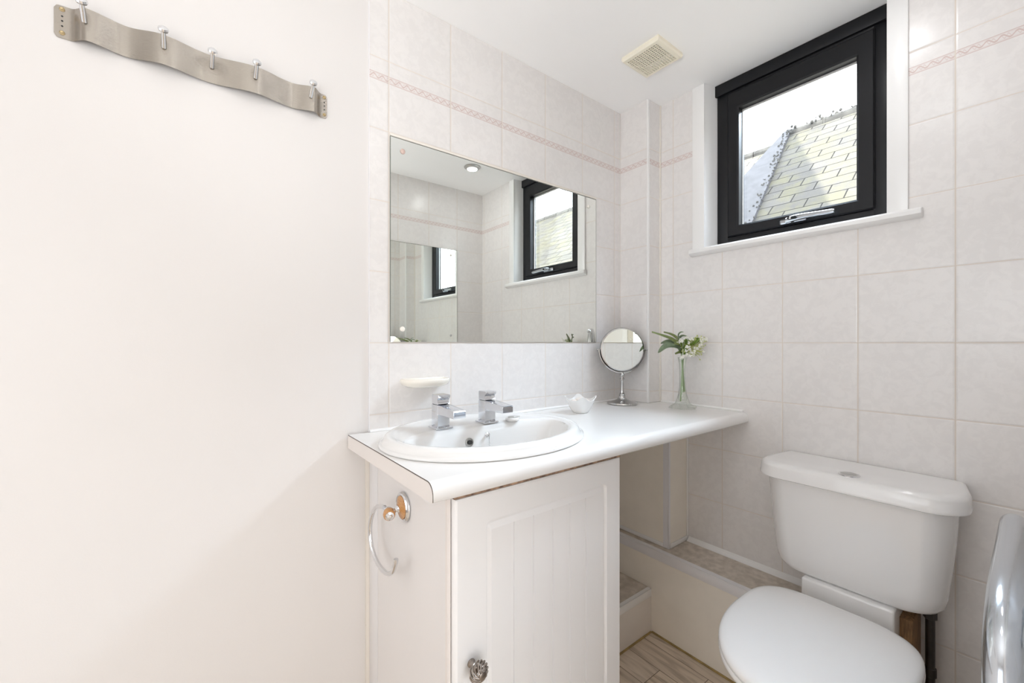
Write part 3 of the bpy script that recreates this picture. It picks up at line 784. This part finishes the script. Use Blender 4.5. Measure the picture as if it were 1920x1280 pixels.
# ------------------------------------------------------------------ vase and flowers (local x right, -y to viewer)
VL = (-.0985, -.2985, ZT + .0004); VR = radians(-37.6)
vs = empty('glass_vase', VL, 'slim pale green glass bud vase with petal shaped foot by the tiled wall', 'vase', rz=VR)
bm = BM(); rings = []
def star(r, z, amp, n=60, k=6): return [(r * (1 + amp * cos(k * 2 * pi * i / n)) * cos(2 * pi * i / n), r * (1 + amp * cos(k * 2 * pi * i / n)) * sin(2 * pi * i / n), z) for i in range(n)]
loft(bm, [star(.040, 0, .12), star(.0465, .003, .16), star(.042, .008, .16), star(.033, .013, .12), star(.027, .018, .08), star(.025, .024, .05), star(.021, .036, .03), star(.016, .052, 0), star(.0125, .075, 0), star(.0110, .105, 0),
          star(.0112, .140, 0), star(.0125, .168, 0), star(.0160, .186, 0), star(.0172, .192, 0), star(.0158, .191, 0), star(.0112, .168, 0), star(.0098, .140, 0), star(.0096, .105, 0), star(.0110, .078, 0), star(.0140, .055, 0), star(.0180, .040, 0), star(.0150, .030, 0)])
obj('vase_body', bm, M['vase'], vs, ang=60)
fb = empty('flower_bouquet', VL, 'small bouquet of fern, broad leaves and tiny white flowers in the glass vase', 'flowers', rz=VR)
for (xa, ya, za, xb, yb, zb) in ((-.0075, .0, .026, .001, .002, .205), (.0075, -.002, .062, -.002, -.002, .21), (.005, .003, .064, .003, .001, .215), (.001, .003, .06, -.003, .003, .21), (.000, -.003, .06, .003, -.003, .21), (-.003, .003, .05, .002, .0, .21)):
    bm = BM(); tube(bm, catmull([(xa, ya, za), ((xa + xb) / 2 * .2, (ya + yb) / 2 * .2, .150), (xb, yb, zb)], 6), .0026, 8); obj('stem', bm, M['stem'], fb)
def leaf(pts, w, mat, name='leaf', nrm=(0, -1, .4), cup=.12):
    P = catmull(pts, 6); bm = BM(); n = len(P); rows = []
    for i, p in enumerate(P):
        t = i / (n - 1); ww = w * (sin(pi * min(1, t * .94 + .06)) ** .8)
        tg = (P[min(i + 1, n - 1)] - P[max(i - 1, 0)]).normalized(); s_ = tg.cross(Vector(nrm)).normalized(); up = s_.cross(tg)
        rows.append([bm.verts.new(p + s_ * ww * q + up * (abs(q) * ww * cup * 3)) for q in (-1, -.5, 0, .5, 1)])
    for a_, b_ in zip(rows[:-1], rows[1:]):
        for k in range(4): bm.faces.new((a_[k], a_[k + 1], b_[k + 1], b_[k]))
    bmesh.ops.solidify(bm, geom=bm.faces, thickness=.0006)
    return obj(name, bm, mat, fb, ang=80)
leaf([(-.010, 0, .224), (-.040, -.006, .235), (-.070, -.010, .232), (-.096, -.008, .208)], .0130, M['leaf'], nrm=(0, -1, .9))
leaf([(-.008, .004, .232), (-.030, .006, .246), (-.055, .006, .250), (-.082, .004, .244)], .0105, M['leaf'], nrm=(0, -1, .7))
leaf([(.002, -.004, .230), (.018, -.012, .246), (.040, -.018, .254), (.058, -.018, .262)], .0135, M['leaf2'], nrm=(0, -1, .5))
leaf([(.000, -.010, .224), (-.004, -.018, .240), (.000, -.022, .252), (.010, -.022, .258)], .0120, M['leaf2'], nrm=(0, -1, .2))
leaf([(-.004, .004, .24), (-.008, .010, .262), (.004, .014, .274), (.026, .016, .272)], .0045, M['leaf'], nrm=(0, -1, .2))
leaf([(-.008, .004, .25), (-.012, .010, .275), (-.002, .014, .287), (.012, .016, .288)], .0030, M['leaf'], nrm=(0, -1, .2))
leaf([(-.004, -.006, .215), (-.016, -.014, .222), (-.026, -.018, .225)], .0060, M['leaf'], nrm=(0, -1, .5))
leaf([(.006, -.002, .22), (.022, -.006, .228), (.034, -.008, .234)], .0070, M['leaf2'], nrm=(0, -1, .3))
def frond(pts, n, ln, name='fern_frond'):
    P = catmull(pts, n // (len(pts) - 1) + 1); bm = BM(); tube(bm, P, .0009, 6)
    for i, p in enumerate(P[2:-1]):
        t = i / len(P); tg = (P[i + 3] - P[i + 1]).normalized() if i + 3 < len(P) else Vector((-1, 0, 0))
        s_ = tg.cross(Vector((0, -1, .3))).normalized(); l = ln * (1 - .75 * t)
        for sg in (-1, 1):
            q = p + s_ * sg * l + tg * l * .35
            w = tg * .0019
            a_ = [bm.verts.new(p - w), bm.verts.new(p + w), bm.verts.new((p + q) / 2 + w * 1.1 + Vector((0, -.0008, 0))), bm.verts.new(q), bm.verts.new((p + q) / 2 - w * 1.1)]
            bm.faces.new(a_)
    return obj(name, bm, M['fern'], fb, flat=True)
leaf([(-.004, -.010, .206), (.000, -.014, .222), (.010, -.018, .236), (.024, -.018, .244)], .0120, M['leaf2'], nrm=(0, -1, .2))
leaf([(.004, -.004, .204), (.010, -.010, .216), (.020, -.012, .222), (.030, -.012, .222)], .0080, M['leaf2'], nrm=(0, -1, .2))
leaf([(.006, -.004, .225), (.030, -.006, .240), (.052, -.006, .250)], .0130, M['leaf2'], nrm=(0, -1, .1))
leaf([(.006, -.002, .215), (.030, -.002, .218), (.052, -.002, .226)], .0110, M['leaf2'], nrm=(0, -1, .1))
leaf([(.000, .002, .22), (.010, .002, .245), (.016, .002, .266)], .0110, M['leaf'], nrm=(0, -1, .1))
leaf([(-.004, .0, .212), (-.012, -.004, .228), (-.012, -.006, .244)], .0090, M['leaf'], nrm=(0, -1, .1))
frond([(-.004, 0, .238), (-.040, .0, .262), (-.078, -.002, .276), (-.117, -.004, .288)], 40, .0100)
frond([(-.002, .006, .245), (-.018, .012, .268), (-.040, .014, .281), (-.066, .014, .288)], 20, .0095)
frond([(-.006, -.008, .236), (-.022, -.018, .243), (-.040, -.022, .243)], 16, .0080)
frond([(-.004, -.006, .212), (-.018, -.014, .212), (-.034, -.016, .206)], 12, .0080)
rnd = random.Random(3)
def sprig(cx1, cz1, sx1, sz1, n, mat, rad, name, y0=-.012):
    bm = BM()
    for i in range(n):
        x = cx1 + rnd.gauss(0, sx1); z = cz1 + rnd.gauss(0, sz1); y = y0 + rnd.gauss(0, .010)
        r = rad * rnd.uniform(.6, 1.25)
        for k in range(4):
            t = pi / 2 * k + rnd.random()
            sphere(bm, (x + r * .8 * cos(t), y, z + r * .8 * sin(t)), r * .62, 1, .55, 1, u=6, v=4)
        tube(bm, [(x * .5 + .002, y * .4, .226), (x, y, z)], .00045, 4, caps=False)
    return obj(name, bm, mat, fb)
for args in ((.006, .226, .005, .005, 5), (.034, .230, .010, .008, 12), (.052, .244, .008, .006, 8), (-.012, .250, .008, .005, 9), (.008, .203, .006, .004, 5), (.030, .208, .009, .006, 7), (-.010, .193, .004, .003, 4), (.070, .258, .006, .005, 6), (.012, .262, .012, .006, 8)):
    sprig(*args, M['petal'], .0043, 'blossom_sprig', -.020)
for args in ((.044, .234, .014, .012, 60), (.050, .214, .010, .010, 34), (.028, .212, .011, .010, 40), (.050, .262, .009, .008, 22), (.014, .222, .012, .009, 30), (.070, .260, .008, .005, 14), (.000, .236, .010, .010, 26)):
    sprig(*args, M['bud'], .0022, 'bud_sprig')

# ------------------------------------------------------------------ toilet
TY = -.815
wc = empty('toilet', (0, TY, 0), 'white close coupled toilet with closed lid below the window', 'toilet')
def dplan(xb, xf, hw_, z, ch=.03, rf=.05, n=7):
    """plan ring: back at x=-xb, front at x=-xf, half width hw_; back corners chamfered in, front corners rounded"""
    out = []
    L_ = min(.095, xf - rf - xb - .004)
    out += [(-xb, -hw_ + ch, z), (-xb, hw_ - ch, z), (-(xb + L_), hw_, z)]
    for k in range(n + 1):
        t = pi / 2 * k / n; out.append((-(xf - rf) - rf * sin(t), (hw_ - rf * 1.0) + rf * cos(t), z))
    for k in range(n + 1):
        t = pi / 2 * k / n; out.append((-(xf - rf) - rf * cos(t), -(hw_ - rf) - rf * sin(t), z))
    out += [(-(xb + L_), -hw_, z)]
    return out
def bowed(ring, bow):
    # front bulges outward in the middle
    xs_ = [p[0] for p in ring]; xm = min(xs_); hm = max(abs(p[1]) for p in ring)
    return [(p[0] - bow * (1 - (p[1] / hm) ** 2) * (abs(p[0] / xm) ** 3), p[1], p[2]) for p in ring]
bm = BM()
T = []
for z, hw_, xf, rf in ((.4350, .130, .150, .045), (.4370, .156, .165, .050), (.4430, .171, .171, .054), (.4560, .181, .174, .056), (.480, .186, .176, .056), (.55, .193, .178, .056), (.62, .199, .178, .056), (.69, .2035, .183, .056), (.708, .204, .184, .056)):
    T.append(bowed(dplan(.006, xf, hw_, z, .012, rf), .016))
loft(bm, T)
obj('cistern', bm, M['wc'], wc, ang=50)
bm = BM(); T = []
for z, hw_, xf, rf in ((.7010, .2075, .186, .060), (.7010, .2200, .196, .062), (.7040, .2245, .2005, .063), (.7090, .2250, .2010, .063), (.7130, .2235, .1995, .063), (.7330, .2225, .1985, .063), (.7410, .2185, .1945, .062), (.7445, .2110, .188, .060), (.7455, .2000, .178, .056)):
    T.append(bowed(dplan(.004, xf, hw_, z, .015, rf), .018))
loft(bm, T)
ld = obj('cistern_lid', bm, M['wc'], wc, ang=50)
bm = BM(); lathe(bm, [(.0235, -.0005), (.0235, .0025), (.0205, .0035), (.0185, .0022), (.0185, .001)], (-.118 - .05, -.005, .7452), seg=32); bt_ = obj('flush_surround', bm, M['chrome'], ld)
bm = BM(); lathe(bm, [(.0180, .0012), (.0180, .0034), (.0160, .0042), (.0001, .0044)], (-.118 - .05, -.005, .7452), seg=32); obj('flush_button', bm, M['satin'], bt_)
# pan
def oval(xc, a_f, a_b, hw_, z, n=64, e=2.0, eb=None):
    out = []
    for k in range(n):
        t = 2 * pi * k / n; c_, s_ = cos(t), sin(t)      # c<0 : front (-x)
        ee = e if c_ < 0 else (eb or e)
        a_ = a_f if c_ < 0 else a_b
        out.append((xc + a_ * abs(c_) ** (2 / ee) * (1 if c_ > 0 else -1), hw_ * abs(s_) ** (2 / ee) * (1 if s_ > 0 else -1), z))
    return out
bm = BM()
loft(bm, [oval(-.38, .16, .15, .085, 0), oval(-.38, .165, .155, .090, .01), oval(-.38, .150, .140, .080, .06), oval(-.38, .150, .140, .080, .14), oval(-.39, .18, .150, .105, .22), oval(-.40, .225, .165, .145, .30),
          oval(-.405, .250, .180, .166, .355), oval(-.405, .258, .185, .172, .378), oval(-.405, .256, .183, .170, .3865), oval(-.405, .22, .150, .135, .3870), oval(-.405, .15, .10, .08, .3)], True, True)
obj('pan', bm, M['wc'], wc, ang=60)
obj('pan_deck', box(BM(), -.192, -.020, -.100, .100, .330, .4340, .006, 4), M['wc'], wc)
def seat_ring(s, z, grow=0.0): return oval(-.420, .262 * s + grow, .176 * s + grow, .178 * s + grow, z, 96, 2.1, 3.6)
bm = BM(); loft(bm, [seat_ring(.97, .3880), seat_ring(1.0, .3890), seat_ring(1.005, .396), seat_ring(1.0, .4010), seat_ring(.97, .4018)]); obj('seat', bm, M['seat'], wc, ang=50)
bm = BM(); loft(bm, [seat_ring(.96, .4024), seat_ring(.995, .4030), seat_ring(1.002, .4070), seat_ring(.998, .4120), seat_ring(.984, .4170), seat_ring(.955, .4210), seat_ring(.90, .4240), seat_ring(.80, .4265), seat_ring(.6, .4285), seat_ring(.3, .4300), seat_ring(.05, .4303)])
obj('seat_lid', bm, M['seat'], wc, ang=60)

# supply pipe
pp = empty('supply_pipe', (-.058, -.961, 0), 'dark tarnished water pipe rising to the right end of the cistern', 'pipe')
bm = BM(); tube(bm, [(0, 0, 0), (0, 0, .4335)], .0095, 16); obj('pipe', bm, M['pipe'], pp)
bm = BM()
lathe(bm, [(.0095, .388), (.0135, .390), (.0135, .412), (.016, .413), (.016, .4345)], seg=6)
obj('tap_connector', bm, M['pipe'], pp)
bm = BM(); lathe(bm, [(.0095, .24), (.0125, .242), (.0125, .262), (.0105, .264)], seg=20); obj('coupling', bm, M['pipe'], pp)
bm = BM(); lathe(bm, [(.0095, .205), (.015, .206), (.015, .214), (.0095, .215)], seg=6); obj('compression_nut', bm, M['brass'], pp, 'dull brass nut')

# ------------------------------------------------------------------ chrome towel rail at the right edge
rl = empty('towel_rail', (-.53, YF, 0), 'thick curved chrome towel rail at the right edge beside the toilet', 'towel rail')
yr = YF
path = [(-.262, -1.109, .10), (-.262, -1.109, .60), (-.264, -1.109, .70), (-.285, -1.1095, .742), (-.340, -1.110, .7535), (-.45, -1.1125, .7545), (-.58, -1.1145, .7555), (-.665, -1.116, .7520), (-.725, -1.117, .7350), (-.765, -1.118, .7050), (-.785, -1.1195, .655), (-.790, -1.120, .56), (-.790, -1.120, .10)]
bm = BM(); tube(bm, [Vector((x + .53, y - YF, z)) for x, y, z in catmull(path, 8)], .0185, 28)
obj('frame_tube', bm, M['rail_chrome'], rl)
for z in (.22, .38, .52):
    bm = BM(); tube(bm, [(-.26, .104, z), (.268, .115, z)], .011, 16); obj('rail_bar', bm, M['rail_chrome'], rl)
for (x, z, y) in ((-.700, .7435, -1.117), (-.789, .655, -1.120), (-.262, .62, -1.109), (-.790, .20, -1.12), (-.262, .20, -1.109)):
    bm = BM(); lathe(bm, [(.0145, .0005), (.0145, .004), (.007, .006), (.007, y - YF - .030), (.010, y - YF - .026), (.010, y - YF - .014)], (x + .53, 0, z), (0, 1, 0), 18); obj('wall_bracket', bm, M['rail_chrome'], rl)

# ------------------------------------------------------------------ neighbouring houses beyond the window
A = math.atan(.84)   # roof pitch
def slope(name, xr, zr, y0, y1, length, mat, parent, th=.12):
    """roof slope: local x runs up the slope, origin on the ridge"""
    o = obj(name, box(BM(), -length, 0, y0, y1, -th, 0), mat, parent, flat=True)
    o.location = (xr, 0, zr); o.rotation_euler = (0, -A, 0)
    return o
nh = empty('neighbouring_house', (5.0, -1.5, -2.0), 'neighbouring house with mossy slate roof close outside the window', 'house')
def rel(o, root):
    o.location = Vector(o.location) - Vector(root.location); return o
o = obj('roof_slope', prism(BM(), [(-4.6, -24), (0, -24), (0, 1.43), (-4.6, .83)], lambda a_, b_, t: (a_, b_, t), -.12, 0), M['slate'], nh, flat=True)
o.location = (6.0, 0, 4.45); o.rotation_euler = (0, -A, 0); rel(o, nh)
o = obj('rear_slope', box(BM(), 0, 4.6, -24.0, 1.40, -.12, 0), M['slate'], nh, flat=True); o.location = (6.0, 0, 4.45); o.rotation_euler = (0, A, 0); rel(o, nh)
bm = BM()
for i in range(56):
    y = 1.40 - .45 * i
    lathe(bm, [(.10, 0), (.10, .42), (.108, .42), (.108, .445)], (6.0, y - .445, 4.385), (0, 1, 0), 12)
o = obj('ridge_tiles', bm, M['ridge'], nh); o.location = (-5.0, 1.5, 2.0)
o = obj('verge', prism(BM(), [(-4.6, .80), (.02, 1.40), (.02, 1.50), (-4.6, 1.90)], lambda a_, b_, t: (a_, b_, t), -.16, .04), M['lead'], nh, 'grey lead verge', flat=True); o.location = (6.0, 0, 4.45); o.rotation_euler = (0, -A, 0); rel(o, nh)
o = obj('gable_wall', box(BM(), 3.6, 9.0, -23.9, .80, -2.0, 1.2), M['brick'], nh, flat=True); o.location = (-5.0, 1.5, 2.0)
bm = BM(); prism(bm, [(2.6, 1.2), (9.4, 1.2), (6.0, 4.2)], lambda a_, b_, t: (a_, t, b_), .62, .79); o = obj('gable', bm, M['brick'], nh, flat=True); o.location = (-5.0, 1.5, 2.0)
# rough lead/moss edge tufts along ridge and verge
bm = BM(); r2 = random.Random(11)
for i in range(260):
    y = r2.uniform(-3.5, 1.45); sphere(bm, (6.0 + r2.uniform(-.12, .06), y, 4.47 + r2.uniform(-.02, .035)), r2.uniform(.008, .026), u=6, v=5)
for i in range(110):
    t = r2.uniform(0, 3.4); sphere(bm, (6.0 - t * cos(A) - .02, 1.42 - .13 * t + r2.uniform(-.05, .07), 4.45 - t * sin(A) + .04), r2.uniform(.006, .016), u=6, v=5)
o = obj('moss', bm, M['ridge'], nh, kind='stuff'); o.location = (-5.0, 1.5, 2.0)
fh = empty('distant_house', (10.0, 4.0, -2.0), 'farther slate roofed house glimpsed at the left of the window', 'house')
rel(slope('roof_slope', 9.2, 5.62, 1.9, 9.0, 6.0, M['slate_far'], fh), fh)
bm = BM()
for i in range(15): lathe(bm, [(.11, 0), (.11, .43)], (9.2, 1.9 + .45 * i, 5.60), (0, 1, 0), 10)
o = obj('ridge_tiles', bm, M['ridge'], fh); o.location = (-10.0, -4.0, 2.0)
o = obj('house_wall', box(BM(), 5.6, 9.3, 2.0, 8.9, -2.0, 1.9), M['brick'], fh, flat=True); o.location = (-10.0, -4.0, 2.0)
struct('wall_shade_block', box(BM(), -5.0, -.10, -1.54, 6.0, ZC + .25, 9.6), M['brick'], flat=True)  # unseen block added so its corner casts the shadow on the neighbouring roof
gd = struct('ground', box(BM(), .2, 30, -25, 25, -2.2, -2.0), M['brick'], flat=True)

# ------------------------------------------------------------------ light
def area(name, loc, rot, sx, sy, power, col=(1, 1, 1), spread=180):
    l = bpy.data.lights.new(name, 'AREA'); l.shape = 'RECTANGLE'; l.size = sx; l.size_y = sy; l.energy = power; l.color = col; l.spread = radians(spread)
    o = bpy.data.objects.new(name, l); o.location = loc; o.rotation_euler = rot; COL.objects.link(o); return o
W = bpy.data.worlds.new('World'); SC.world = W; W.use_nodes = True
bg = W.node_tree.nodes['Background']; bg.inputs[0].default_value = (.84, .92, 1.0, 1); bg.inputs[1].default_value = 8.5
pt = area('window_portal', (.20, -.60, 1.78), (0, radians(90), 0), .62, .52, 1); pt.data.cycles.is_portal = True
def disc(name, loc, r, power, col=(1, .95, .88)):
    l = bpy.data.lights.new(name, 'AREA'); l.shape = 'DISK'; l.size = 2 * r; l.energy = power; l.color = col
    o = bpy.data.objects.new(name, l); o.location = loc; COL.objects.link(o); return o
disc('downlight_a', (-.3016, -.8722, ZC - .013), .028, 0.8, (.98, .98, 1.0))
disc('ceiling_fill', (-.95, -.90, ZC - .013), .045, 1.2, (.95, .97, 1.0))  # added fill under the ceiling, without a fitting of its own
area('hall_fill', (-1.15, -3.1, 1.05), (radians(90), 0, radians(-4)), 2.2, 1.9, 46, (.94, .97, 1.0))  # added fill panel in the hall; no window stands behind it
up = disc('upward_fill', (-2.0, -1.12, 1.30), .32, 5.4, (.93, .97, 1.0)); up.rotation_euler = Vector((1.30, .45, 1.05)).to_track_quat('-Z', 'Y').to_euler(); up.data.spread = radians(115)  # added fill aimed at the ceiling from beside the camera, no lamp body
area('left_fill', (-2.72, -.60, 1.10), (0, radians(-90), 0), 1.5, 1.0, 8, (.90, .95, 1.0))  # added fill panel against the end wall, which has no opening
sg = area('sky_fill_panel', (.95, -.70, 3.05), (0, 0, 0), 1.1, 2.4, 850, (.70, .85, 1.0)); sg.rotation_euler = (radians(0), radians(34), 0)  # added panel above the window outside, boosts the sky's light indoors
sun = bpy.data.lights.new('sun', 'SUN'); sun.energy = 13; sun.angle = radians(.6); sun.color = (1, .96, .88)
so = bpy.data.objects.new('sun', sun); so.rotation_euler = Vector((.8, .379, -.5)).to_track_quat('-Z', 'Y').to_euler(); so.location = (-3, -6, 12); COL.objects.link(so)

# ------------------------------------------------------------------ camera
cam = bpy.data.cameras.new('camera'); co_ = bpy.data.objects.new('camera', cam); COL.objects.link(co_)
TH = .9141
co_.location = (-1.5743, -1.1572, H); co_.rotation_euler = (pi / 2, 0, TH - pi / 2)
cam.sensor_width = 36; cam.lens = 784.0 / 1920 * 36; cam.shift_y = 2.586 / 1920; cam.clip_start = .02
SC.camera = co_
SC.view_settings.view_transform = 'Standard'; SC.view_settings.look = 'None'; SC.view_settings.gamma = 1; SC.view_settings.use_curve_mapping = False
SC.view_settings.exposure = -0.12
SC.cycles.max_bounces = 14; SC.cycles.diffuse_bounces = 9; SC.cycles.glossy_bounces = 10; SC.cycles.transparent_max_bounces = 12
SC.cycles.caustics_reflective = False; SC.cycles.caustics_refractive = False; SC.cycles.sample_clamp_indirect = 6
